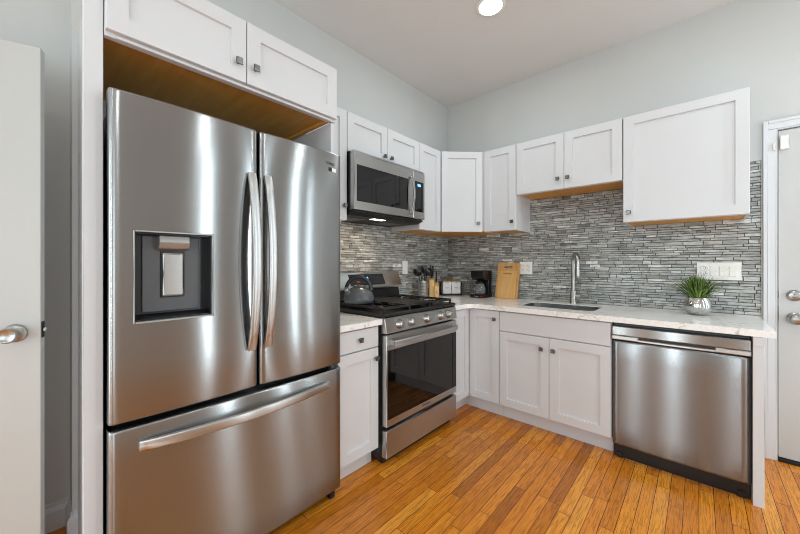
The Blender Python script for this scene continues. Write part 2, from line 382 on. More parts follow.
# baseboards by the refrigerator panel and behind the open door
def base_prof(bm, fr, u0, u1):
    prism(bm, fr, [(0, 0), (0.016, 0), (0.016, 0.085), (0.011, 0.098), (0.006, 0.104), (0.006, 0.12), (0, 0.122)], u0, u1)
bm = new(); base_prof(bm, Fr((-0.13, 0, 0), (0, -1, 0), (1, 0, 0)), JOG, SR); base_prof(bm, L, 2.9345, JOG)
base_prof(bm, Fr((0, -JOG, 0), (1, 0, 0), (0, -1, 0)), -0.114, 0.016)
struct('baseboard_left', bm, 'trim')

# ------------------------------------------------------------------ mosaic backsplash
def mosaic(name, fr, u0, u1, z0, z1):
    r = random.Random(name); bm = bmesh.new(); lay = None; rows = []; z = z0
    tl = bm.faces.layers.float.new('tone'); gl = bm.faces.layers.float.new('gloss')
    while z < z1-0.004:
        h = min(r.choice((0.0165, 0.0165, 0.022, 0.022, 0.029)), z1-z); u = u0 - r.random()*0.1
        while u < u1:
            w = r.uniform(0.045, 0.15)
            a, b = max(u, u0), min(u+w, u1); u += w
            if b-a < 0.006: continue
            e = 0.0006; d = 0.0055 + r.random()*0.0045; bvl = 0.0016
            vb = [bm.verts.new(fr(x, 0.003, y)) for x, y in ((a+e, z+e), (b-e, z+e), (b-e, z+h-e), (a+e, z+h-e))]
            vf = [bm.verts.new(fr(x, d, y)) for x, y in ((a+e+bvl, z+e+bvl), (b-e-bvl, z+e+bvl), (b-e-bvl, z+h-e-bvl), (a+e+bvl, z+h-e-bvl))]
            tone = min(1, max(0, r.gauss(0.45, 0.125) + (0.3 if r.random() < 0.06 else 0))); gloss = r.choice((0.14, 0.2, 0.35, 0.5))
            fs = [bm.faces.new(vf)] + [bm.faces.new((vb[i], vb[(i+1) % 4], vf[(i+1) % 4], vf[i])) for i in range(4)]
            for f in fs: f[tl] = tone; f[gl] = gloss
        z += h
    bmesh.ops.recalc_face_normals(bm, faces=bm.faces[:])
    fc = max(bm.faces, key=lambda f: f.calc_area()); fc.normal_update()
    if fc.normal.dot(fr.d) < 0: bmesh.ops.reverse_faces(bm, faces=bm.faces[:])
    tiles = bm
    g = box(new(), fr, u0, u1, 0.0005, 0.0045, z0, z1)
    o = struct('trim_2' if name == 'back' else 'trim_3', g, 'grout', None, None)
    k = obj('tile_strips', tiles, 'mosaic', o, 'grey stone and glass strip mosaic'); return o
CT = 0.883; CB = 0.848
mosaic('back', B, 0.0, 2.349, CT, 1.86)
mosaic('left', L, 0.0, 1.99, CT, 1.56)

# ------------------------------------------------------------------ ceiling lamps
def can(i, x, s, label):
    t = thing('recessed_ceiling_light', label, 'ceiling light', (x, -s, H), 'recessed ceiling lights')
    bm = lathe(new(), (x, -s, H), [(0.074, -0.0005), (0.094, -0.0005), (0.096, -0.004), (0.09, -0.009), (0.076, -0.009), (0.074, -0.005)], 36, closed=True)
    obj('trim_ring', bm, 'white_plastic', t)
    bm = lathe(new(), (x, -s, H), [(0, -0.0005), (0.0735, -0.0005), (0.0735, -0.005), (0.05, -0.009), (0, -0.0105)], 36)
    obj('lens', bm, 'lamp', t, 'glowing white lens')
    d = bpy.data.lights.new('lamp_light', 'AREA'); d.shape = 'DISK'; d.size = 0.13; d.energy = CAN_POWER; d.color = LAMP
    o = bpy.data.objects.new('lamp_light', d); C.objects.link(o); o.parent = t; o.location = (0, 0, -0.013)
names = ['round recessed ceiling light shining above the counter corner', 'added unseen recessed ceiling light above the floor before the entry door', 'added unseen recessed ceiling light above the floor before the refrigerator',
         'added unseen recessed ceiling light above the middle of the room', 'added unseen recessed ceiling light towards the rear wall']
for i, (x, s) in enumerate(CANS): can(i, x, s, names[i])

# ------------------------------------------------------------------ cabinet pieces
def shaker(fr, u0, u1, d0, d1, z0, z1, sw=0.058, rec=0.011):
    t = bmesh.new(); c = 0.0016
    def ring(a, d): return [t.verts.new(fr(x, d, y)) for x, y in ((u0+a, z0+a), (u1-a, z0+a), (u1-a, z1-a), (u0+a, z1-a))]
    rs = [ring(0, d0), ring(0, d1-c), ring(c, d1), ring(sw, d1), ring(sw+0.0015, d1-rec)]
    t.faces.new(rs[0]); t.faces.new(rs[-1])
    for a, b in zip(rs, rs[1:]):
        for i in range(4): t.faces.new((a[i], a[(i+1) % 4], b[(i+1) % 4], b[i]))
    bm = new(); merge(bm, t); return bm
def flat(fr, u0, u1, d0, d1, z0, z1): return box(new(), fr, u0, u1, d0, d1, z0, z1, 0.0016, 1)
def knob(fr, u, d, z, parent):
    bm = cyl(new(), fr(u, d, z), fr(u, d+0.015, z), 0.007, 14, 0.005)
    box(bm, fr, u-0.0135, u+0.0135, d+0.0145, d+0.024, z-0.0135, z+0.0135, 0.003, 2)
    return obj('knob', bm, 'knob', parent)
def upper(label, fr, u0, u1, z0, z1, dep, doors, loc, ply=True, body=True):
    """doors: list of (u0, u1, knob u or None, knob z)"""
    t = thing('wall_cabinet', label, 'cabinet', loc)
    df = dep-0.0195
    bm = box(new(), fr, u0, u1, 0.0105, df, z0+0.012, z1); 
    for a, b in ((u0, u0+0.012), (u1-0.012, u1)): box(bm, fr, a, b, 0.0105, df, z0, z0+0.012)
    box(bm, fr, u0+0.012, u1-0.012, df-0.019, df, z0, z0+0.012)
    obj('body', bm, 'cab', t)
    obj('bottom_panel', box(new(), fr, u0+0.0125, u1-0.0125, 0.012, df-0.0195, z0+0.003, z0+0.0118), 'ply', t, 'bare honey-coloured wood underside')
    for a, b, ku, kz in doors:
        d = obj('door', shaker(fr, a, b, df+0.001, dep, z0+0.002, z1-0.003), 'cab', t)
        if ku is not None: knob(fr, ku, dep, kz, d)
    return t
UZ0, UZ1, UD = 1.495, 2.223, 0.333
g = 0.0018
upper('narrow white shaker wall cabinet between the refrigerator and the microwave', L, 1.678, 1.992, UZ0, UZ1, UD, [(1.68, 1.99, 1.706, 1.592)], L(1.83, 0.16, UZ0))
upper('short white two-door wall cabinet mounted above the microwave', L, 0.918, 1.676, 1.957, UZ1, UD, [(0.92, 1.297-g, 1.262, 2.0), (1.297+g, 1.674, 1.332, 2.0)], L(1.297, 0.16, 1.957))
upper('narrow white shaker wall cabinet between microwave and angled corner cabinet', L, 0.612, 0.916, UZ0, UZ1, UD, [(0.616, 0.914, None, 0)], L(0.76, 0.16, UZ0))
upper('narrow white wall cabinet between the angled corner cabinet and the short sink cabinet', B, 0.612, 0.909, UZ0, UZ1, UD, [(0.616, 0.907, 0.878, 1.568)], B(0.76, 0.16, UZ0))
upper('short white two-door wall cabinet hanging above the sink faucet', B, 0.911, 1.664, 1.788, UZ1, UD, [(0.913, 1.2875-g, 1.245, 1.868), (1.2875+g, 1.662, 1.316, 1.868)], B(1.29, 0.16, 1.788))
upper('wide white single-door wall cabinet hanging beside the entry door', B, 1.668, 2.277, UZ0, UZ1, UD, [(1.67, 2.275, 1.702, 1.56)], B(1.97, 0.16, UZ0))
# angled corner wall cabinet
t = thing('corner_wall_cabinet', 'white angled corner wall cabinet facing diagonally out of the corner', 'cabinet', (0.2, -0.2, UZ0))
pl = [(0.0105, -0.0105), (0.6105, -0.0105), (0.6105, -0.312), (0.5935, -0.3245), (0.3245, -0.5935), (0.312, -0.6105), (0.0105, -0.6105)]
bm = slab(new(), pl, UZ0+0.0122, UZ1)
obj('body', bm, 'cab', t)
ip = [(0.0125, -0.0125), (0.598, -0.0125), (0.598, -0.315), (0.585, -0.325), (0.325, -0.585), (0.315, -0.598), (0.0125, -0.598)]
obj('bottom_panel', slab(new(), ip, UZ0+0.001, UZ0+0.012), 'ply', t, 'bare honey-coloured wood underside')
wd = 0.277*math.sqrt(2)
d = obj('door', shaker(D, 0.010, wd-0.010, -0.0105, 0.0, UZ0+0.002, UZ1-0.003), 'cab', t); knob(D, wd-0.05, 0.0, 1.573, d)

# base cabinets
BD, TK, BT = 0.642, 0.116, CB-0.001
def base(label, fr, u0, u1, fronts, loc, kick=0.565, hollow=False):
    t = thing('base_cabinet', label, 'cabinet', loc); df = BD-0.0195
    if hollow:                      # open-topped carcass round the sink basin
        bm = new()
        for a, b in ((u0, u0+0.018), (u1-0.018, u1)): box(bm, fr, a, b, 0.011, df, TK-0.006, BT)
        box(bm, fr, u0+0.018, u1-0.018, 0.011, 0.029, TK-0.006, BT); box(bm, fr, u0+0.018, u1-0.018, df-0.018, df, TK-0.006, BT); box(bm, fr, u0+0.018, u1-0.018, 0.029, df-0.018, TK-0.006, TK+0.012)
        obj('body', bm, 'cab', t)
    else: obj('body', box(new(), fr, u0, u1, 0.011, df, TK-0.006, BT), 'cab', t)
    obj('toe_kick', box(new(), fr, u0, u1, 0.012, kick, 0.0, TK-0.0065), 'cab', t)
    for kind, a, b, z0, z1, ku, kz in fronts:
        f = shaker(fr, a, b, df+0.001, BD, z0, z1) if kind == 'door' else flat(fr, a, b, df+0.001, BD, z0, z1)
        o = obj(kind, f, 'cab', t)
        if ku is not None: knob(fr, ku, BD, kz, o)
    return t
DT = 0.838
base('white base cabinet with one drawer and one door between refrigerator and range', L, 1.678, 1.99,
     [('drawer', 1.691, 1.988, 0.722, DT, 1.84, 0.782), ('door', 1.691, 1.988, TK, 0.714, 1.716, 0.655)], L(1.83, 0.3, 0))
base('wide white sink base cabinet with two doors under a blank panel', B, 0.906, 1.6505,
     [('false_front', 0.908, 1.648, 0.692, DT, None, 0), ('door', 0.908, 1.277-g, TK, 0.685, 1.226, 0.603), ('door', 1.277+g, 1.648, TK, 0.685, 1.307, 0.603)], B(1.28, 0.3, 0), hollow=True)
t = thing('corner_base_cabinet', 'white L-shaped corner base cabinet with two doors meeting in the inside corner', 'cabinet', (0.3, -0.3, 0))
df = BD-0.0195
slabpts = lambda a, e: [(0.011, -0.011), (e, -0.011), (e, -a), (a, -a), (a, -e), (0.011, -e)]
obj('body', slab(new(), slabpts(df, 0.904), TK-0.006, BT), 'cab', t)
obj('toe_kick', slab(new(), slabpts(0.565, 0.904), 0, TK-0.0065), 'cab', t)
d = obj('door', shaker(B, BD+0.002, 0.902, df+0.001, BD, TK, DT), 'cab', t); knob(B, 0.87, BD, 0.775, d)
obj('door', shaker(L, BD+0.002, 0.900, df+0.001, BD, TK, DT), 'cab', t)
# end panel beside the dishwasher
t = thing('end_panel', 'tall narrow white end panel closing the counter run beside the dishwasher', 'panel', (2.28, -0.3, 0))
bm = box(new(), B, 2.260, 2.300, 0.011, 0.655, 0, BT, 0.0015, 1); obj('panel', bm, 'cab', t)
obj('top_block', box(new(), B, 2.2605, 2.2995, 0.6555, 0.660, 0.80, BT, 0.001, 1), 'cab', t)

# refrigerator enclosure
FP = 0.615
t = thing('gable_panel', 'tall white refrigerator panel with a face strip beside the open interior door', 'panel', (0.3, -2.925, 0))
obj('panel', box(new(), L, 2.916, 2.934, 0.0, FP-0.019, 0, 2.225), 'cab', t)
obj('face_strip', box(new(), L, 2.916, 2.964, FP-0.0185, FP, 0, 2.232, 0.0015, 1), 'cab', t)
t = thing('gable_panel', 'white refrigerator side panel next to the narrow cabinet and small counter', 'panel', (0.3, -2.0, 0))
obj('panel', box(new(), L, 1.994, 2.017, 0.011, 0.618, 0, 1.955, 0.001, 1), 'cab', t)
t = thing('wall_cabinet', 'deep white two-door wall cabinet above the stainless refrigerator', 'cabinet', L(2.45, 0.3, 1.957))
obj('body', box(new(), L, 1.994, 2.914, 0.001, 0.6, 1.985, 2.232), 'cab', t)
bm = box(new(), L, 1.994, 2.914, 0.6005, 0.624, 1.957, 2.232, 0.001, 1); box(bm, L, 2.03, 2.885, 0.6245, 0.63, 1.957, 1.966, 0.001, 1)
obj('face_frame', bm, 'cab', t)
obj('bottom_panel', box(new(), L, 2.018, 2.914, 0.0015, 0.6, 1.972, 1.9845), 'ply', t, 'bare honey-coloured wood underside')
obj('cleat', box(new(), L, 2.018, 2.04, 0.0015, 0.6, 1.957, 1.9715), 'ply', t, 'wooden cleat under the cabinet')
for a, b, ku in ((1.998, 2.464, 2.431), (2.468, 2.913, 2.503)):
    d = obj('door', shaker(L, a, b, 0.6255, 0.645, 1.971, 2.232), 'cab', t); knob(L, ku, 0.645, 2.043, d)

# ------------------------------------------------------------------ worktops, sink, faucet
def worktop(outline, holes, bev):
    t = bmesh.new()
    def loop(pts):
        vs = [t.verts.new((x, -s, CT)) for x, s in pts]
        return [t.edges.new((vs[i], vs[(i+1) % len(vs)])) for i in range(len(vs))]
    es = loop(outline)
    for h in holes: es += loop(h)
    bmesh.ops.triangle_fill(t, use_beauty=True, use_dissolve=False, edges=es)
    bmesh.ops.recalc_face_normals(t, faces=t.faces[:])
    r = bmesh.ops.extrude_face_region(t, geom=t.faces[:])
    bmesh.ops.translate(t, verts=[v for v in r['geom'] if isinstance(v, bmesh.types.BMVert)], vec=(0, 0, CB-CT))
    bmesh.ops.recalc_face_normals(t, faces=t.faces[:])
    bm = new(); merge(bm, t); return bm
CE, CF = 2.337, 0.664
arc = [(CF+0.09-0.09*math.cos(a), CF+0.09-0.09*math.sin(a)) for a in [math.radians(90-k*90/8) for k in range(9)]]
outl = [(0.0105, 0.0105), (CE, 0.0105), (CE, CF)] + arc + [(CF, 0.903), (0.0105, 0.903)]
def rpoly(x0, x1, s0, s1, r, n=6): return [((x0+x1)/2+a, (s0+s1)/2+b) for a, b in rrect(x1-x0, s1-s0, r, n)]
SX0, SX1, SS0, SS1 = 1.0, 1.52, 0.165, 0.50
o = obj('countertop', worktop(outl, [rpoly(SX0, SX1, SS0, SS1, 0.06)], 0), 'quartz', at=(1.2, -0.3, CB))
tag(o, 'long L-shaped white quartz countertop with faint veins and a sink cutout', 'countertop')
o = obj('countertop', box(new(), L, 1.677, 1.992, 0.0105, CF, CB, CT, 0.002, 1), 'quartz', at=(0.3, -1.83, CB))
tag(o, 'short white quartz countertop piece between range and refrigerator', 'countertop')
t = thing('sink', 'undermounted stainless sink basin set into the quartz countertop', 'sink', (1.26, -0.33, 0.66))
bm = bmesh.new(); rings = []
for k, (ins, z) in enumerate(((0.0012, CT-0.007), (0.006, CT-0.007), (0.008, 0.70), (0.02, 0.675), (0.05, 0.668))):
    rings.append([bm.verts.new((x, -s, z)) for x, s in rpoly(SX0+ins, SX1-ins, SS0+ins, SS1-ins, 0.06)])
for k, (ins, z) in enumerate(((0.05, 0.666), (0.018, 0.672), (0.003, 0.70), (0.0014, CB), (0.0012, CT-0.009))):
    rings.append([bm.verts.new((x, -s, z)) for x, s in rpoly(SX0+ins, SX1-ins, SS0+ins, SS1-ins, 0.06)])
for a, b in list(zip(rings, rings[1:])) + [(rings[-1], rings[0])]:
    if a is rings[4]: continue
    for i in range(len(a)):
        f = bm.faces.new((a[i], a[(i+1) % len(a)], b[(i+1) % len(a)], b[i])); f.smooth = True
bm.faces.new(rings[4]); bm.faces.new(rings[5][::-1]); bmesh.ops.recalc_face_normals(bm, faces=bm.faces[:])
obj('basin', bm, 'steel_s', t)
obj('drain', lathe(new(), (1.26, -0.3, 0.668), [(0, 0.0005), (0.045, 0.0005), (0.045, 0.004), (0.035, 0.004), (0.03, 0.0015), (0, 0.0015)], 28), 'chrome', t)
fx, fs = 1.292, 0.095
t = thing('faucet', 'tall brushed nickel pull-down faucet standing behind the sink', 'faucet', (fx, -fs, CT))
obj('base', lathe(new(), (fx, -fs, CT), [(0, 0), (0.027, 0), (0.027, 0.006), (0.0235, 0.012), (0.0235, 0.1), (0.017, 0.112), (0, 0.112)], 24), 'nickel', t)
R = 0.06; top = CT+0.345
pts = [(fx, -fs, CT+0.105), (fx, -fs, CT+0.2), (fx, -fs, top)] + [(fx+0.062*(1-math.cos(a))/2, -fs-R*(1-math.cos(a)), top+R*math.sin(a)) for a in [math.pi*k/14 for k in range(1, 15)]]
obj('spout', tube(new(), pts, 0.0145, 14), 'nickel', t)
e = Vector(pts[-1])
bm = lathe(new(), e, [(0, 0), (0.0145, 0), (0.0155, -0.012), (0.0165, -0.05), (0.0185, -0.11), (0.0185, -0.135), (0.014, -0.14), (0, -0.14)], 20)
obj('spray_head', bm, 'nickel', t)
bm = cyl(new(), (fx+0.02, -fs, CT+0.058), (fx+0.055, -fs, CT+0.058), 0.017, 16)
sweep(bm, [(fx+0.045, -fs, CT+0.058), (fx+0.08, -fs-0.012, CT+0.058), (fx+0.125, -fs-0.028, CT+0.060)], rrect(0.02, 0.014, 0.005), (0, 0, 1))
obj('lever_handle', bm, 'steel_b', t)

# ------------------------------------------------------------------ refrigerator
def curved(fr, u0, u1, z0, z1, d0, d1, bulge, hole=None, re=0.014, rz=0.008, nu=28):
    """door with a gently bowed front and rolled edges; hole=(u0,u1,z0,z1) is left open"""
    def offs(a0, a1, r, n): return [a0 + r*(1-math.cos(math.pi/2*k/n)) for k in range(n+1)] + [a1 - r*(1-math.cos(math.pi/2*k/n)) for k in range(n, -1, -1)]
    us = offs(u0, u1, re, 4); us += [u0+re+(u1-u0-2*re)*k/nu for k in range(1, nu)]
    zs = offs(z0, z1, rz, 3); zs += [z0+rz+(z1-z0-2*rz)*k/6 for k in range(1, 6)]
    if hole: us = [x for x in us if min(abs(x-hole[0]), abs(x-hole[1])) > 0.004] + [hole[0], hole[1]]; zs = [x for x in zs if min(abs(x-hole[2]), abs(x-hole[3])) > 0.004] + [hole[2], hole[3]]
    us = sorted(set(us)); zs = sorted(set(zs)); c, h = (u0+u1)/2, (u1-u0)/2
    def dep(u, z):
        d = d1 + bulge*(1-((u-c)/h)**2)
        k = max(0, 1-min(u-u0, u1-u)/re); d -= re*(1-math.sqrt(max(0, 1-k*k)))
        k = max(0, 1-min(z-z0, z1-z)/rz); d -= rz*(1-math.sqrt(max(0, 1-k*k)))
        return d
    t = bmesh.new(); V = [[t.verts.new(fr(u, dep(u, z), z)) for u in us] for z in zs]
    for j in range(len(zs)-1):
        for i in range(len(us)-1):
            if hole and hole[0]-1e-6 <= us[i] and us[i+1] <= hole[1]+1e-6 and hole[2]-1e-6 <= zs[j] and zs[j+1] <= hole[3]+1e-6: continue
            t.faces.new((V[j][i], V[j][i+1], V[j+1][i+1], V[j+1][i])).smooth = True
    rim = [V[0][i] for i in range(len(us))] + [V[j][-1] for j in range(1, len(zs))] + [V[-1][i] for i in range(len(us)-2, -1, -1)] + [V[j][0] for j in range(len(zs)-2, 0, -1)]
    def pj(v, d): return v.co + fr.d*(d - (v.co-fr.o).dot(fr.d))
    back = [t.verts.new(pj(v, d0)) for v in rim]; n = len(rim)
    for i in range(n): t.faces.new((rim[i], rim[(i+1) % n], back[(i+1) % n], back[i]))
    t.faces.new(back)
    if hole:
        iu = [us.index(hole[0]), us.index(hole[1])]; jz = [zs.index(hole[2]), zs.index(hole[3])]
        lp = [V[jz[0]][i] for i in range(iu[0], iu[1]+1)] + [V[j][iu[1]] for j in range(jz[0]+1, jz[1]+1)] + [V[jz[1]][i] for i in range(iu[1]-1, iu[0]-1, -1)] + [V[j][iu[0]] for j in range(jz[1]-1, jz[0], -1)]
        inn = [t.verts.new(pj(v, 0.622)) for v in lp]; m = len(lp)
        for i in range(m): t.faces.new((lp[i], lp[(i+1) % m], inn[(i+1) % m], inn[i]))
        t.faces.new(inn)
    bm = new(); merge(bm, t); return bm
FX = 0.685
FSH = 0.012
fr_ = thing('refrigerator', 'large stainless french-door refrigerator with a water dispenser and bottom freezer drawer', 'refrigerator', L(2.46, 0.33, 0))
L0 = L; L = Fr((0, FSH, 0.006), (0, -1, 0), (1, 0, 0))
bm = box(new(), L, 2.036, 2.905, 0.03, 0.605, 0.03, 1.745, 0.003); obj('body', bm, 'black', fr_, 'black cabinet sides')
bm = box(new(), L, 2.04, 2.895, 0.05, 0.60, -0.006, 0.0295); box(bm, L, 2.03, 2.06, 0.602, 0.655, -0.006, 0.045, 0.004); box(bm, L, 2.865, 2.895, 0.602, 0.655, -0.006, 0.045, 0.004)
box(bm, L, 2.06, 2.865, 0.602, 0.635, 0.012, 0.047); obj('kick_grille', bm, 'blackm', fr_, 'black kick grille and feet')
for a, b in ((2.042, 2.09), (2.85, 2.90)):
    obj('hinge_cover', box(new(), L, a, b, 0.52, 0.65, 1.7455, 1.757, 0.003), 'blackm', fr_)
HOLE = (2.621, 2.863, 1.008, 1.317)
dl = obj('door', curved(L, 2.4475, 2.922, 0.691, 1.766, 0.620, FX-0.003, 0.009, HOLE), 'steel', fr_)
dr = obj('door', curved(L, 2.010, 2.4405, 0.691, 1.766, 0.620, FX-0.003, 0.009), 'steel', fr_)
dw = obj('freezer_drawer', curved(L, 2.010, 2.922, 0.05, 0.670, 0.620, FX-0.003, 0.012, nu=40), 'steel', fr_)
# dispenser: bezel, niche liner, spout, paddle
a, b, z0, z1 = HOLE; nb = 0.6235
bm = new()
box(bm, L, a+0.0005, a+0.005, 0.672, FX+0.0055, z0+0.0005, z1-0.0005, 0.001, 1); box(bm, L, b-0.005, b-0.0005, 0.672, FX+0.0045, z0+0.0005, z1-0.0005, 0.001, 1)
box(bm, L, a+0.0055, b-0.0055, 0.672, FX+0.0075, z1-0.005, z1-0.0005); box(bm, L, a+0.0055, b-0.0055, 0.672, FX+0.0075, z0+0.0005, z0+0.006)
obj('dispenser_bezel', bm, 'silver_plastic', dl, 'thin silver bezel around the dispenser')
bm = new(); a1, b1, y0, y1 = a+0.0005, b-0.0005, z0+0.0065, z1-0.0055
box(bm, L, a1, b1, nb, nb+0.003, y0, y1)
box(bm, L, a1, a1+0.006, nb+0.003, 0.6715, y0, y1); box(bm, L, b1-0.006, b1, nb+0.003, 0.6715, y0, y1); box(bm, L, a1+0.006, b1-0.006, nb+0.003, 0.6715, y1-0.005, y1)
prism(bm, L, [(nb+0.003, y0), (0.6715, y0), (0.6715, y0+0.004), (nb+0.003, y0+0.016)], a1+0.006, b1-0.006)
obj('dispenser_niche', bm, 'black', dl, 'black dispenser niche')
bm = box(new(), L, a1+0.032, b1-0.032, nb+0.0035, nb+0.009, y0+0.022, y1-0.008, 0.002, 1)
obj('dispenser_back', bm, 'grey_plastic', dl, 'dark grey dispenser back plate')
bm = new(); prism(bm, L, [(nb+0.01, y1-0.006), (0.668, y1-0.006), (0.672, y1-0.03), (0.662, y1-0.052), (nb+0.01, y1-0.06)], 2.694, 2.788, 0.004, 2)
obj('dispenser_spout', bm, 'silver_plastic', dl, 'silver dispenser head')
obj('paddle_frame', box(new(), L, 2.7035, 2.7785, nb+0.0092, nb+0.0125, 1.085, 1.25, 0.001, 1), 'black', dl, 'black paddle surround')
bm = box(new(), L, 2.708, 2.774, nb+0.0128, nb+0.02, 1.09, 1.245, 0.006, 3)
obj('dispenser_paddle', bm, 'steel_b', dl, 'shiny dispenser paddle')
def bow_handle(p0, p1, out, lift, w, th, parent, up, name, n=24):
    p0, p1, out = Vector(p0), Vector(p1), Vector(out); pts = []
    for k in range(n+1):
        f = k/n; e = math.sin(math.pi*f)**0.75 if 0 < f < 1 else 0
        pts.append(p0.lerp(p1, f) + out*(lift*e))
    return obj(name, sweep(new(), pts, rrect(th, w, min(w, th)*0.3), up), 'steel_b', parent)
ox = Vector((1, 0, 0))
bow_handle(L(2.478, FX+0.006, 0.853), L(2.478, FX+0.006, 1.577), ox, 0.05, 0.034, 0.016, dl, (0, -1, 0), 'door_handle')
bow_handle(L(2.410, FX+0.006, 0.853), L(2.410, FX+0.006, 1.577), ox, 0.05, 0.034, 0.016, dr, (0, -1, 0), 'door_handle')
bow_handle(L(2.845, FX+0.006, 0.606), L(2.100, FX+0.006, 0.606), ox, 0.05, 0.036, 0.018, dw, (0, 0, 1), 'drawer_handle', 32)
text('brand_lettering', 'SAMSUNG', 0.019, L(2.099, FX+0.0032, 1.706), (0, 1, 0), (0, 0, 1), 'letter', dr)
def deco(bm, name, mat, parent, label=None): return obj(name, bm, mat, parent, label)
deco(box(new(), L, 2.074, 2.104, FX-0.003, FX+0.0027, 1.668, 1.687), 'sticker', 'black', dr, 'small black label')
deco(box(new(), L, 2.048, 2.0725, FX-0.003, FX+0.0018, 1.667, 1.686), 'sticker', 'white_plastic', dr, 'small white label')

L = L0
# ------------------------------------------------------------------ range
S0, S1 = 0.907, 1.674
rg = thing('gas_range', 'stainless and black freestanding gas range with five front knobs', 'stove', L(1.29, 0.33, 0))
bm = box(new(), L, S0+0.002, S1-0.002, 0.02, 0.645, 0.03, 0.885, 0.002, 1); obj('body', bm, 'black', rg, 'black range sides')
bm = new()
for u in (S0+0.03, S1-0.07):
    for d in (0.06, 0.58): obj('foot', cyl(new(), L(u+0.02, d, 0), L(u+0.02, d, 0.0295), 0.018), 'rubber', rg)
prism(bm := new(), L, [(0.02, 0.8855), (0.668, 0.8855), (0.680, 0.893), (0.680, 0.905), (0.668, 0.912), (0.02, 0.912)], S0, S1, 0.002, 1)
obj('cooktop', bm, 'black', rg, 'black enamel cooktop')
cp = obj('control_panel', prism(new(), L, [(0.646, 0.793), (0.688, 0.793), (0.692, 0.80), (0.678, 0.884), (0.646, 0.8845)], S0, S1, 0.002, 1), 'steel_r', rg, 'stainless control panel')
for u in (1.555, 1.445, 1.280, 1.118, 1.015):
    p = L(u, 0.685, 0.838); nrm = (L(0, 1, 0.165)-L(0, 0, 0)).normalized()
    bm = lathe(new(), p, [(0, 0), (0.030, 0), (0.030, 0.004), (0.0255, 0.008), (0.023, 0.028), (0.020, 0.031), (0, 0.031)], 24, nrm)
    q0 = p + nrm*0.031; 
    t = bmesh.new(); bmesh.ops.create_cube(t, size=1); t.transform(Matrix.Translation(q0) @ Matrix.Rotation(0, 4, 'X') @ Matrix.Diagonal((0.012, 0.009, 0.036, 1))); merge(bm, t)
    obj('knob', bm, 'nickel', cp)
od = obj('oven_door', box(new(), L, S0+0.003, S1-0.003, 0.647, 0.690, 0.238, 0.783, 0.004), 'steel_r', rg, 'stainless framed oven door')
obj('window', box(new(), L, S0+0.012, S1-0.012, 0.688, 0.693, 0.282, 0.694, 0.002, 1), 'glass_black', od, 'large black glass oven window')
bm = new(); hp = [L(1.64 - (1.64-0.957)*k/20, 0.722 + 0.022*math.sin(math.pi*k/20), 0.738) for k in range(21)]
sweep(bm, hp, rrect(0.018, 0.034, 0.006), (0, 0, 1))
for u in (1.628, 0.967): box(bm, L, u-0.014, u+0.014, 0.6905, 0.73, 0.722, 0.754, 0.004)
obj('handle', bm, 'steel_b', od)
text('brand_lettering', 'SAMSUNG', 0.019, L(1.29, 0.6903, 0.262), (0, 1, 0), (0, 0, 1), 'letter', od)
obj('drawer', box(new(), L, S0+0.003, S1-0.003, 0.647, 0.688, 0.052, 0.213, 0.004), 'steel_r', rg, 'stainless storage drawer')
obj('plinth', box(new(), L, S0+0.02, S1-0.02, 0.60, 0.64, 0.004, 0.0295), 'blackm', rg)
bg = obj('backguard', prism(new(), L, [(0.02, 1.01), (0.128, 1.01), (0.135, 1.018), (0.135, 1.028), (0.082, 1.142), (0.02, 1.145)], S0, S1, 0.003, 1), 'steel_r', rg, 'stainless backguard')
obj('vent_panel', prism(new(), L, [(0.02, 0.9125), (0.105, 0.9125), (0.09, 1.0095), (0.02, 1.0095)], S0+0.001, S1-0.001), 'black', rg, 'black panel below the backguard')
sd = Vector((0, 0, 0)); nrm = Vector((0.114, 0, 0.053)).normalized(); up_ = Vector((-0.053, 0, 0.114)).normalized()
mid = L(0, 0.1085, 1.085)
def on_guard(bm, u0, u1, h0, h1, t0, t1, bev=0.0):
    f = Fr(mid, (0, -1, 0), nrm); t = bmesh.new()
    vs = [t.verts.new(mid + Vector((0, -u, 0)) + nrm*d + up_*h) for h in (h0, h1) for d in (t0, t1) for u in (u0, u1)]
    for fc in ((0,1,3,2), (4,5,7,6), (0,1,5,4), (2,3,7,6), (0,2,6,4), (1,3,7,5)): t.faces.new([vs[i] for i in fc])
    merge(bm, t); return bm
obj('display', on_guard(new(), 1.11, 1.475, -0.048, 0.044, -0.002, 0.0035), 'glass_black', bg, 'black touch display')
bm = new(); on_guard(bm, 1.285, 1.298, 0.002, 0.02, 0.0036, 0.0042); on_guard(bm, 1.302, 1.308, 0.002, 0.02, 0.0036, 0.0042); on_guard(bm, 1.312, 1.325, 0.002, 0.02, 0.0036, 0.0042)
obj('clock_digits', bm, 'blue_led', bg, 'glowing blue clock digits')
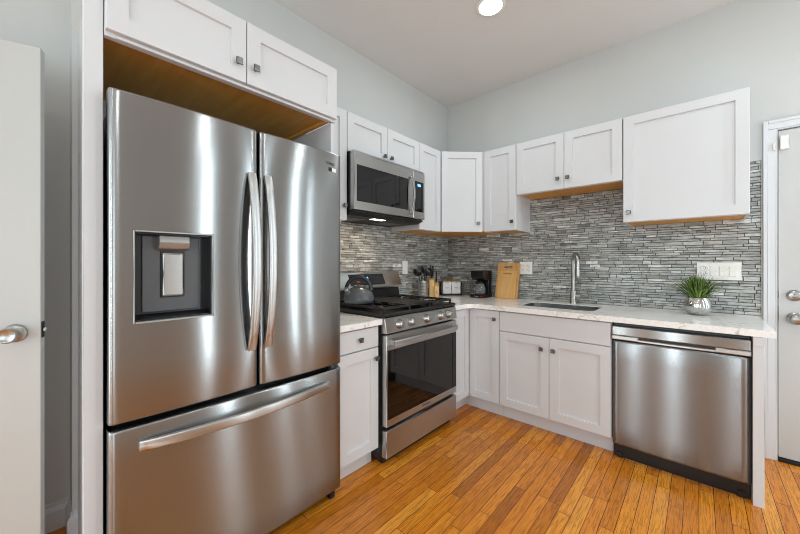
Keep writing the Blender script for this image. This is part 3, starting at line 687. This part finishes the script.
# burners, grates, griddle
for u, d, r in ((1.06, 0.22, 0.038), (1.06, 0.51, 0.048), (1.52, 0.22, 0.038), (1.52, 0.51, 0.045)):
    obj('burner', lathe(new(), L(u, d, 0.9125), [(0, 0), (r*1.25, 0), (r*1.25, 0.006), (r, 0.008), (r, 0.014), (r*0.8, 0.018), (0, 0.018)], 24), 'blackm', rg)
def grate(u0, u1):
    bm = new(); d0, d1, z0, z1 = 0.125, 0.655, 0.9335, 0.944; w = 0.011
    for u in (u0, u1-w): box(bm, L, u, u+w, d0, d1, z0-0.006, z1, 0.002, 1)
    for d in (d0, (d0+d1)/2-w/2, d1-w): box(bm, L, u0+w, u1-w, d, d+w, z0-0.004, z1, 0.002, 1)
    for k in range(1, 3):
        u = u0+(u1-u0)*k/3; 
        for a, b in ((d0+w, (d0+d1)/2-w/2), ((d0+d1)/2+w/2, d1-w)):
            box(bm, L, u-w/2, u+w/2, a, a+(b-a)*0.33, z0, z1, 0.002, 1); box(bm, L, u-w/2, u+w/2, b-(b-a)*0.33, b, z0, z1, 0.002, 1)
    for d in ((d0*3+d1)/4, (d0+d1*3)/4):
        box(bm, L, u0+w, u0+w+(u1-u0)*0.26, d-w/2, d+w/2, z0, z1, 0.002, 1); box(bm, L, u1-w-(u1-u0)*0.26, u1-w, d-w/2, d+w/2, z0, z1, 0.002, 1)
    for u in (u0+0.001, u1-w-0.001):
        for d in (d0+0.002, d1-w-0.002): box(bm, L, u, u+w, d, d+w, 0.9122, z0-0.004)
    obj('grate', bm, 'iron', rg)
grate(S0+0.022, S0+0.262); grate(S1-0.262, S1-0.022)
bm = box(new(), L, S0+0.266, S1-0.266, 0.125, 0.655, 0.932, 0.944, 0.004); 
for d in (0.14, 0.62):
    for u in (S0+0.272, S1-0.29): box(bm, L, u, u+0.016, d, d+0.016, 0.9122, 0.932)
box(bm, L, S0+0.29, S1-0.29, 0.15, 0.62, 0.9441, 0.9455)
obj('griddle', bm, 'blackm', rg, 'flat black griddle plate')

# ------------------------------------------------------------------ microwave
m0, m1 = 0.929, 1.674
mw = thing('microwave', 'stainless over-the-range microwave with black window and curved handle', 'microwave', L(1.3, 0.2, 1.545))
obj('body', box(new(), L, m0+0.002, m1-0.002, 0.0105, 0.358, 1.562, 1.954, 0.002, 1), 'black', mw, 'black casing')
bm = prism(new(), L, [(0.012, 1.535), (0.33, 1.535), (0.385, 1.555), (0.385, 1.5615), (0.012, 1.5615)], m0+0.004, m1-0.004)
obj('underside', bm, 'blackm', mw, 'black vented underside')
obj('hood_lamp', box(new(), L, 1.30, 1.42, 0.27, 0.32, 1.5315, 1.5348, 0.001, 1), 'hoodlamp', mw, 'glowing white hood lamp')
for k in range(2): obj('grease_filter', box(new(), L, 1.02+0.42*k, 1.24+0.42*k, 0.08, 0.24, 1.5325, 1.5349), 'grey_plastic', mw)
hl_ = bpy.data.lights.new('hood_light', 'AREA'); hl_.shape = 'RECTANGLE'; hl_.size = 0.05; hl_.size_y = 0.12; hl_.energy = 2.4; hl_.color = (1, 0.78, 0.55)
ho = bpy.data.objects.new('hood_light', hl_); C.objects.link(ho); ho.parent = mw; ho.location = L(1.36, 0.295, 1.529) - mw.location
fd = obj('door', box(new(), L, 1.0765, m1, 0.359, 0.400, 1.566, 1.940, 0.004), 'steel_r', mw, 'stainless framed door')
obj('window', box(new(), L, 1.135, 1.652, 0.398, 0.402, 1.622, 1.862, 0.002, 1), 'glass_black', fd, 'black glass window')
cpn = obj('control_panel', box(new(), L, m0, 1.0745, 0.359, 0.400, 1.566, 1.940, 0.004), 'steel_r', mw)
obj('keypad', box(new(), L, 0.948, 1.055, 0.398, 0.4022, 1.622, 1.862, 0.001, 1), 'glass_black', cpn, 'black glass keypad')
obj('display_digits', box(new(), L, 0.985, 1.025, 0.4023, 0.403, 1.822, 1.842), 'blue_led', cpn, 'glowing blue display')
bm = new(); hp = [L(1.108, 0.402 + 0.036*(math.sin(math.pi*k/20)**0.6 if 0 < k < 20 else 0), 1.60+0.29*k/20) for k in range(21)]
sweep(bm, hp, rrect(0.012, 0.020, 0.004), (0, 1, 0)); obj('handle', bm, 'steel_b', fd)
obj('top_vent', box(new(), L, m0+0.004, m1-0.004, 0.30, 0.392, 1.9415, 1.954, 0.001, 1), 'steel_r', mw)

# ------------------------------------------------------------------ dishwasher
w0, w1 = 1.6545, 2.2575
dwr = thing('dishwasher', 'stainless dishwasher with a pocket handle under the quartz countertop', 'dishwasher', B(1.955, 0.3, 0))
obj('body', box(new(), B, w0+0.003, w1-0.003, 0.03, 0.60, 0.09, 0.835), 'black', dwr, 'black tub casing')
bm = box(new(), B, w0+0.003, w1-0.003, 0.10, 0.60, 0.0, 0.0895); box(bm, B, w0+0.02, w0+0.05, 0.6005, 0.612, 0, 0.03); box(bm, B, w1-0.05, w1-0.02, 0.6005, 0.612, 0, 0.03)
obj('kick_plate', bm, 'black', dwr, 'black kick plate')
dd_ = obj('door', curved(B, w0, w1, 0.086, 0.738, 0.603, 0.643, 0.006, re=0.02, rz=0.016), 'steel_d', dwr)
bm = box(new(), B, w0, w1, 0.603, 0.645, 0.768, 0.823, 0.004); obj('control_strip', bm, 'steel', dwr, 'flat stainless control strip')
hb = obj('pocket_handle', (lambda bm: (box(bm, B, w0, w1, 0.603, 0.622, 0.7385, 0.7675), box(bm, B, w0, w0+0.135, 0.622, 0.648, 0.742, 0.7675, 0.004), box(bm, B, w1-0.135, w1, 0.622, 0.648, 0.742, 0.7675, 0.004), box(bm, B, w0+0.13, w1-0.13, 0.636, 0.648, 0.7405, 0.753, 0.003), bm)[-1])(new()), 'steel_b', dwr, 'bright lip of the pocket handle')
obj('pocket', box(new(), B, w0+0.136, w1-0.136, 0.6225, 0.6355, 0.7535, 0.7672), 'black', hb, 'dark handle pocket')

# ------------------------------------------------------------------ outlets and switches
def plate(fr, u0, u1, z0, z1): return box(new(), fr, u0, u1, 0.0101, 0.0165, z0, z1, 0.0025, 2)
def duplex(fr, u, z, parent):
    o = obj('outlet', (lambda bm: (box(bm, fr, u-0.0165, u+0.0165, 0.0166, 0.0185, z+0.004, z+0.032, 0.004, 2), box(bm, fr, u-0.0165, u+0.0165, 0.0166, 0.0185, z-0.032, z-0.004, 0.004, 2), bm)[-1])(new()), 'white_plastic', parent)
    bm = new()
    for c in (0.018, -0.018):
        for k in (-0.006, 0.006): box(bm, fr, u+k-0.0012, u+k+0.0012, 0.0183, 0.0188, z+c-0.002, z+c+0.007)
        box(bm, fr, u-0.002, u+0.002, 0.0183, 0.0188, z+c-0.011, z+c-0.007)
    obj('slot', bm, 'black', o, 'dark outlet slots')
def rocker(fr, u, z, parent):
    bm = prism(new(), fr, [(0.0166, z-0.033), (0.021, z-0.033), (0.0175, z), (0.019, z+0.033), (0.0166, z+0.033)], u-0.0165, u+0.0165, 0.001, 1)
    obj('rocker', bm, 'white_plastic', parent)
t = thing('switch_plate', 'single white rocker switch plate on the mosaic behind the range', 'light switch', L(0.733, 0.0101, 1.17))
obj('plate', plate(L, 0.696, 0.770, 1.112, 1.232), 'white_plastic', t); rocker(L, 0.733, 1.172, t)
t = thing('outlet_plate', 'white two-gang outlet plate half behind the cutting boards', 'outlet', B(0.87, 0.0101, 1.17))
obj('plate', plate(B, 0.812, 0.930, 1.112, 1.228), 'white_plastic', t); duplex(B, 0.895, 1.17, t); duplex(B, 0.848, 1.17, t)
t = thing('switch_plate', 'wide white four-gang plate with one outlet and three switches', 'light switch', B(2.155, 0.0101, 1.16))
obj('plate', plate(B, 2.048, 2.264, 1.102, 1.220), 'white_plastic', t); duplex(B, 2.086, 1.161, t)
for k in range(3): rocker(B, 2.132+0.046*k, 1.161, t)

# ------------------------------------------------------------------ small things
# kettle on the burner close to the refrigerator
kx, ks, kz = 0.345, 1.588, 0.9445
t = thing('tea_kettle', 'speckled grey enamel tea kettle with black arched handle on the stove', 'kettle', (kx, -ks, kz))
prof = [(0, 0), (0.088, 0), (0.1, 0.006), (0.106, 0.022), (0.104, 0.042), (0.094, 0.066), (0.076, 0.088), (0.054, 0.103), (0.04, 0.109), (0, 0.111)]
obj('body', lathe(new(), (kx, -ks, kz), prof, 36), 'enamel', t)
lid = obj('lid', lathe(new(), (kx, -ks, kz+0.1105), [(0, 0), (0.042, 0), (0.04, 0.006), (0.02, 0.011), (0, 0.012)], 28), 'enamel', t)
obj('lid_knob', lathe(new(), (kx, -ks, kz+0.1225), [(0, 0), (0.007, 0), (0.007, 0.007), (0.013, 0.012), (0.013, 0.02), (0, 0.024)], 18), 'copper', lid, 'copper lid knob')
ha = Vector((-0.72, -0.69, 0)).normalized()   # handle plane runs along the range
pts = [Vector((kx, -ks, kz+0.085)) + ha*(0.085*math.cos(a)) + Vector((0, 0, 0.092*math.sin(a))) for a in [math.pi*k/20 for k in range(21)]]
obj('handle', sweep(new(), pts, rrect(0.024, 0.018, 0.006), (ha.y, -ha.x, 0.0)), 'black', t, 'black arched handle')
hs = Vector((0.0, -1.0, 0.0))
sp = Vector((kx, -ks, kz)) + hs*0.078 + Vector((0, 0, 0.062))
sd_ = (hs*0.75 + Vector((0, 0, 0.9))).normalized()
bm = cyl(new(), sp, sp+sd_*0.04, 0.02, 18, 0.014); obj('spout', bm, 'enamel', t)
bm = cyl(new(), sp+sd_*0.0405, sp+sd_*0.054, 0.0155, 18, 0.0135); obj('whistle', bm, 'nickel', t, 'silver spout whistle')

# utensil crock with utensils
ux, us = 0.125, 0.605
t = thing('utensil_holder', 'perforated stainless utensil holder beside the knife block', 'utensil holder', (ux, -us, CT))
prof = [(0, 0), (0.044, 0), (0.046, 0.003), (0.046, 0.16), (0.0475, 0.163), (0.046, 0.166), (0.0435, 0.163), (0.0435, 0.006), (0, 0.006)]
obj('cup', lathe(new(), (ux, -us, CT), prof, 32), 'steel_b', t)
bm = new(); fc = Vector((0.62, -0.78, 0)).normalized()
for c in range(-2, 3):
    for k in range(9):
        a = c*0.2; dirv = Vector((fc.x*math.cos(a)-fc.y*math.sin(a), fc.x*math.sin(a)+fc.y*math.cos(a), 0))
        p = Vector((ux, -us, CT+0.03+k*0.014)) + dirv*0.0457; cyl(bm, p, p+dirv*0.0007, 0.0036, 8)
obj('perforation', bm, 'black', t, 'dark round perforations')
def utensil(name, label, base, tip, kind):
    base, tip = Vector(base), Vector(tip); ax = (tip-base).normalized()
    t = thing(name, label, 'utensil', base); 
    obj('handle', cyl(new(), base, tip, 0.0045, 10), 'black', t)
    s = ax.cross(Vector((0.62, -0.78, 0.0))).normalized(); n = s.cross(ax).normalized(); bm = new()
    if kind == 'spoon': sec = [(0.006, 0), (0.022, 0.02), (0.03, 0.042), (0.028, 0.066), (0.014, 0.084)]
    elif kind == 'turner': sec = [(0.006, 0), (0.03, 0.022), (0.036, 0.03), (0.038, 0.085), (0.034, 0.09)]
    else: sec = [(0.006, 0), (0.03, 0.015), (0.042, 0.035), (0.042, 0.055), (0.03, 0.075)]
    tt = bmesh.new(); 
    dish = 0.012 if kind != 'turner' else 0.002
    def row(w, h, o): return [tt.verts.new(tip + ax*h + s*(w*x) + n*(dish*(1-x*x)*(1 if kind != 'ladle' else 2.4)*math.sin(math.pi*min(1, h/0.085)) + o)) for x in (-1, -0.5, 0, 0.5, 1)]
    A = [row(w, h-0.002, 0) for w, h in sec]; Bk = [row(w, h-0.002, 0.004) for w, h in sec]
    for G in (A, Bk):
        for r0, r1 in zip(G, G[1:]):
            for i in range(4): tt.faces.new((r0[i], r0[i+1], r1[i+1], r1[i])).smooth = True
    for i in range(4): tt.faces.new((A[0][i], A[0][i+1], Bk[0][i+1], Bk[0][i])); tt.faces.new((A[-1][i], A[-1][i+1], Bk[-1][i+1], Bk[-1][i]))
    for r0, r1, b0, b1 in zip(A, A[1:], Bk, Bk[1:]):
        for i in (0, 4): tt.faces.new((r0[i], r1[i], b1[i], b0[i]))
    merge(bm, tt); obj('head', bm, 'black', t)
cz = CT+0.0065
utensil('ladle', 'black ladle, the utensil leaning furthest toward the range in the holder', (ux-0.004, -us+0.012, cz), (ux-0.012, -us-0.046, CT+0.212), 'ladle')
utensil('serving_spoon', 'black serving spoon standing upright at the front of the holder', (ux+0.024, -us+0.002, cz), (ux+0.034, -us-0.014, CT+0.232), 'spoon')
utensil('turner', 'black turner standing tallest at the back of the utensil holder', (ux-0.02, -us+0.01, cz), (ux-0.03, -us+0.018, CT+0.22), 'turner')
utensil('slotted_spoon', 'black round spoon leaning toward the knife block in the utensil holder', (ux+0.01, -us-0.02, cz), (ux+0.018, -us+0.036, CT+0.212), 'ladle')

# knife block: slanted tall block with a low front block
kd = Vector((0.62, -0.78, 0)).normalized(); kc = Vector((0.125, -0.435, 0))
KF = Fr(kc, (kd.y*-1, kd.x, 0), kd)        # u across, d towards the room
KF.u = Vector((0.78, 0.62, 0)).normalized()
t = thing('knife_block', 'light wooden knife block holding black-handled knives near the corner', 'knife block', (kc.x, kc.y, CT))
obj('block', prism(new(), KF, [(-0.05, CT), (0.045, CT), (0.045, CT+0.11), (0.03, CT+0.168), (-0.05, CT+0.205)], -0.042, 0.006, 0.002, 1), 'beech', t)
fb = obj('front_block', prism(new(), KF, [(-0.05, CT), (0.062, CT), (0.062, CT+0.105), (-0.05, CT+0.15)], 0.0065, 0.05, 0.002, 1), 'beech', t)
bm = new()
for sx_ in (1, -1):
    sweep(bm, [KF(0.028-0.009*sx_, 0.0623, CT+0.034), KF(0.028+0.009*sx_, 0.0623, CT+0.064)], rrect(0.003, 0.0008, 0.0003), kd)
obj('stamped_mark', bm, 'script', fb, 'small dark stamped mark')
def knife(label, u, d, z, ln):
    p = KF(u, d, z); ax = (kd*0.28 + Vector((0, 0, 1))).normalized()
    t = thing('kitchen_knife', label, 'knife', p, 'knives in the wooden block')
    hb = p + ax*0.0015
    o = obj('bolster', sweep(new(), [hb, hb+ax*0.012], rrect(0.014, 0.02, 0.004), kd), 'nickel', t, 'steel bolster')
    pts = [hb+ax*(0.0125+ln*f) + kd*(0.006*math.sin(f*3)) for f in (0, 0.2, 0.4, 0.6, 0.8, 0.95, 1)]
    obj('handle', sweep(new(), pts, rrect(0.016, 0.024, 0.006), kd, (0.9, 1, 0.95, 0.95, 1.05, 1, 0.7)), 'black', t)
zt = lambda d: CT+0.205-(d+0.05)*0.037/0.08
knife('black-handled knife at the back of the tall block, nearest the utensil holder', -0.03, -0.028, zt(-0.028), 0.105)
knife('black-handled knife at the back of the tall block, nearer the corner', -0.006, -0.024, zt(-0.024), 0.105)
knife('black-handled knife in the front slot of the tall block', -0.018, 0.012, zt(0.012), 0.095)
knife('black-handled knife standing in the low block section nearest the corner', 0.028, -0.02, CT+0.1379, 0.105)

# canisters on a black stand in the corner
cc = Vector((0.145, -0.158, 0)); KC = Fr(cc, (q, q, 0), (q, -q, 0))
t = thing('canister_stand', 'black metal stand holding two white canisters in the counter corner', 'stand', (cc.x, cc.y, CT))
obj('tray', box(new(), KC, -0.108, 0.108, -0.052, 0.062, CT, CT+0.014, 0.004), 'blackm', t)
for s_ in (-1, 1):
    bm = new(); tube(bm, [KC(s_*0.1015, -0.04, CT+0.013), KC(s_*0.1015, -0.04, CT+0.135), KC(s_*0.1015, 0.05, CT+0.135), KC(s_*0.1015, 0.05, CT+0.013)], 0.004, 8)
    obj('rail', bm, 'blackm', t)
for k, (uu, lab) in enumerate(((-0.047, 'white canister with wooden lid on the stand, nearer the knife block'), (0.047, 'white canister with wooden lid on the stand, nearer the coffee maker'))):
    c = thing('canister', lab, 'canister', KC(uu, 0, CT+0.0142), 'white canisters on the stand')
    jar = obj('jar', box(new(), KC, uu-0.0465, uu+0.0465, -0.04, 0.048, CT+0.0142, CT+0.138, 0.009, 3), 'ceramic', c)
    for f in jar.data.polygons: f.use_smooth = False
    bm = new(); r_ = random.Random(k)
    pts = [KC(uu-0.022+0.044*i/24, 0.0483, CT+0.078+0.006*math.sin(i*1.3)*(1 if i % 5 else 1.8)) for i in range(25)]
    tube(bm, pts, 0.0009, 6); obj('script_lettering', bm, 'script', jar, 'fine grey script line')
    obj('lid', box(new(), KC, uu-0.044, uu+0.044, -0.037, 0.044, CT+0.1382, CT+0.150, 0.004), 'bamboo', c, 'wooden lid')

# coffee maker
mx, ms = 0.49, 0.15
t = thing('coffee_maker', 'small black drip coffee maker with a glass carafe', 'coffee maker', (mx, -ms, CT))
bm = box(new(), B, mx-0.072, mx+0.072, ms-0.085, ms+0.095, CT, CT+0.032, 0.008); box(bm, B, mx-0.064, mx+0.064, ms-0.085, ms-0.025, CT+0.03, CT+0.17, 0.006)
obj('body', bm, 'black', t)
bm = prism(new(), B, [(ms-0.085, CT+0.168), (ms+0.055, CT+0.168), (ms+0.085, CT+0.195), (ms+0.09, CT+0.25), (ms+0.08, CT+0.258), (ms-0.085, CT+0.258)], mx-0.068, mx+0.068, 0.007, 3)
obj('brew_head', bm, 'black', t)
cf = obj('carafe', lathe(new(), (mx, -(ms+0.033), CT+0.0325), [(0, 0), (0.048, 0), (0.055, 0.012), (0.057, 0.045), (0.046, 0.085), (0.04, 0.1), (0.038, 0.1), (0.044, 0.084), (0.055, 0.045), (0.053, 0.014), (0.046, 0.003), (0, 0.003)], 32), 'glass', t, 'clear glass carafe')
obj('carafe_lid', lathe(new(), (mx, -(ms+0.033), CT+0.1327), [(0, 0), (0.042, 0), (0.042, 0.012), (0.03, 0.02), (0, 0.02)], 28), 'black', cf)
bm = new(); hd = Vector((-0.55, -0.83, 0)).normalized(); p = Vector((mx, -(ms+0.033), CT))
sweep(bm, [p+hd*0.043+Vector((0, 0, 0.125)), p+hd*0.072+Vector((0, 0, 0.125)), p+hd*0.088+Vector((0, 0, 0.105)), p+hd*0.084+Vector((0, 0, 0.07)), p+hd*0.06+Vector((0, 0, 0.058))], rrect(0.018, 0.01, 0.003), (hd.y, -hd.x, 0)); obj('carafe_handle', bm, 'black', cf)
obj('power_switch', box(new(), B, mx+0.042, mx+0.062, ms+0.0951, ms+0.099, CT+0.009, CT+0.024, 0.002), 'red', t, 'red power switch')
obj('name_plate', box(new(), B, mx-0.02, mx+0.02, ms+0.0951, ms+0.0958, CT+0.012, CT+0.02), 'silver_plastic', t, 'small silver plate')

# cutting boards leaning against the mosaic
def board(label, u0, u1, h, th, s_bot, s_top, mat, slot, groove):
    t = thing('cutting_board', label, 'cutting board', B((u0+u1)/2, s_bot, CT))
    ang = math.atan2(s_bot-s_top, h); up = Vector((0, math.sin(ang), math.cos(ang))); n = Vector((0, -math.cos(ang), math.sin(ang)))
    o = B((u0+u1)/2, s_bot, CT) + Vector((0, 0, th*max(0, 0) + 0.0)); hw = (u1-u0)/2
    def P(a, b, c): return o + Vector((a, 0, 0)) + up*b + n*c
    def ring(w, z0, z1, r, c, k=5): return [P(a, (z0+z1)/2+b, c) for a, b in rrect(2*w, z1-z0, r, k)]
    t2 = bmesh.new(); out = ring(hw, 0, h, 0.012, 0); inn = [P(a, slot[1]+b, 0) for a, b in rrect(slot[0], slot[2], slot[2]*0.45, 5)]
    es = []
    for lp in (out, inn):
        vs = [t2.verts.new(p) for p in lp]; es += [t2.edges.new((vs[i], vs[(i+1) % len(vs)])) for i in range(len(vs))]
    bmesh.ops.triangle_fill(t2, use_beauty=True, edges=es)
    r = bmesh.ops.extrude_face_region(t2, geom=t2.faces[:]); bmesh.ops.translate(t2, verts=[v for v in r['geom'] if isinstance(v, bmesh.types.BMVert)], vec=n*th)
    bm = new(); merge(bm, t2); bd = obj('board', bm, mat, t)
    if groove:
        bm = new(); z0, z1, w = groove
        pts = [P(a, (z0+z1)/2+b, th) for a, b in rrect(2*w, z1-z0, 0.012, 5)]; pts.append(pts[0])
        tube(bm, pts, 0.0016, 6); obj('juice_groove', bm, 'ply', bd, 'darker juice groove')
    return t
board('tall bamboo cutting board with a handle slot leaning on the mosaic', 0.605, 0.822, 0.335, 0.015, 0.085, 0.0125, 'bamboo', (0.082, 0.295, 0.02), None)
board('smaller bamboo cutting board leaning in front of the tall board', 0.628, 0.806, 0.262, 0.012, 0.103, 0.0463, 'bamboo_l', (0.08, 0.232, 0.012), (0.03, 0.195, 0.066))

# potted grass
px_, ps = 2.053, 0.2
t = thing('potted_grass', 'green grass plant in a round mirrored silver pot on the countertop', 'potted plant', (px_, -ps, CT))
prof = [(r_*1.15, h_*1.12) for r_, h_ in [(0, 0), (0.036, 0), (0.046, 0.006), (0.058, 0.03), (0.061, 0.05), (0.057, 0.075), (0.047, 0.098), (0.044, 0.098), (0.053, 0.075), (0.056, 0.05), (0.05, 0.03), (0, 0.03)]]
obj('pot', lathe(new(), (px_, -ps, CT), prof, 40), 'chrome', t, 'mirrored silver pot')
obj('soil', lathe(new(), (px_, -ps, CT+0.034), [(0, 0), (0.047, 0), (0.05, 0.045), (0, 0.05)], 24), 'rubber', t, 'dark soil')
bm = bmesh.new(); r_ = random.Random(5)
for k in range(230):
    a = r_.uniform(0, 2*math.pi); r0 = 0.036*math.sqrt(r_.random()); sprd = r_.uniform(0.03, 0.19)*(0.35+r0/0.036*0.65); hgt = r_.uniform(0.15, 0.235)*(1-0.35*sprd/0.19)
    b0 = Vector((px_+r0*math.cos(a), -ps+r0*math.sin(a), CT+0.079)); dr_ = Vector((math.cos(a), math.sin(a), 0)); sd = Vector((-math.sin(a), math.cos(a), 0)); w = r_.uniform(0.0032, 0.0058)
    prev = None
    for i in range(6):
        f = i/5; p = b0 + dr_*(sprd*f**1.7) + Vector((0, 0, hgt*(f-0.12*f*f))); ww = w*(1-f**2.2)+0.0003
        c_ = dr_*(-0.25*ww)
        cur = [bm.verts.new(p-sd*ww), bm.verts.new(p+c_), bm.verts.new(p+sd*ww)]
        if prev:
            for j in (0, 1): bm.faces.new((prev[j], prev[j+1], cur[j+1], cur[j])).smooth = True
        prev = cur
obj('foliage', bm, 'leaf', t, 'thin upright green blades')
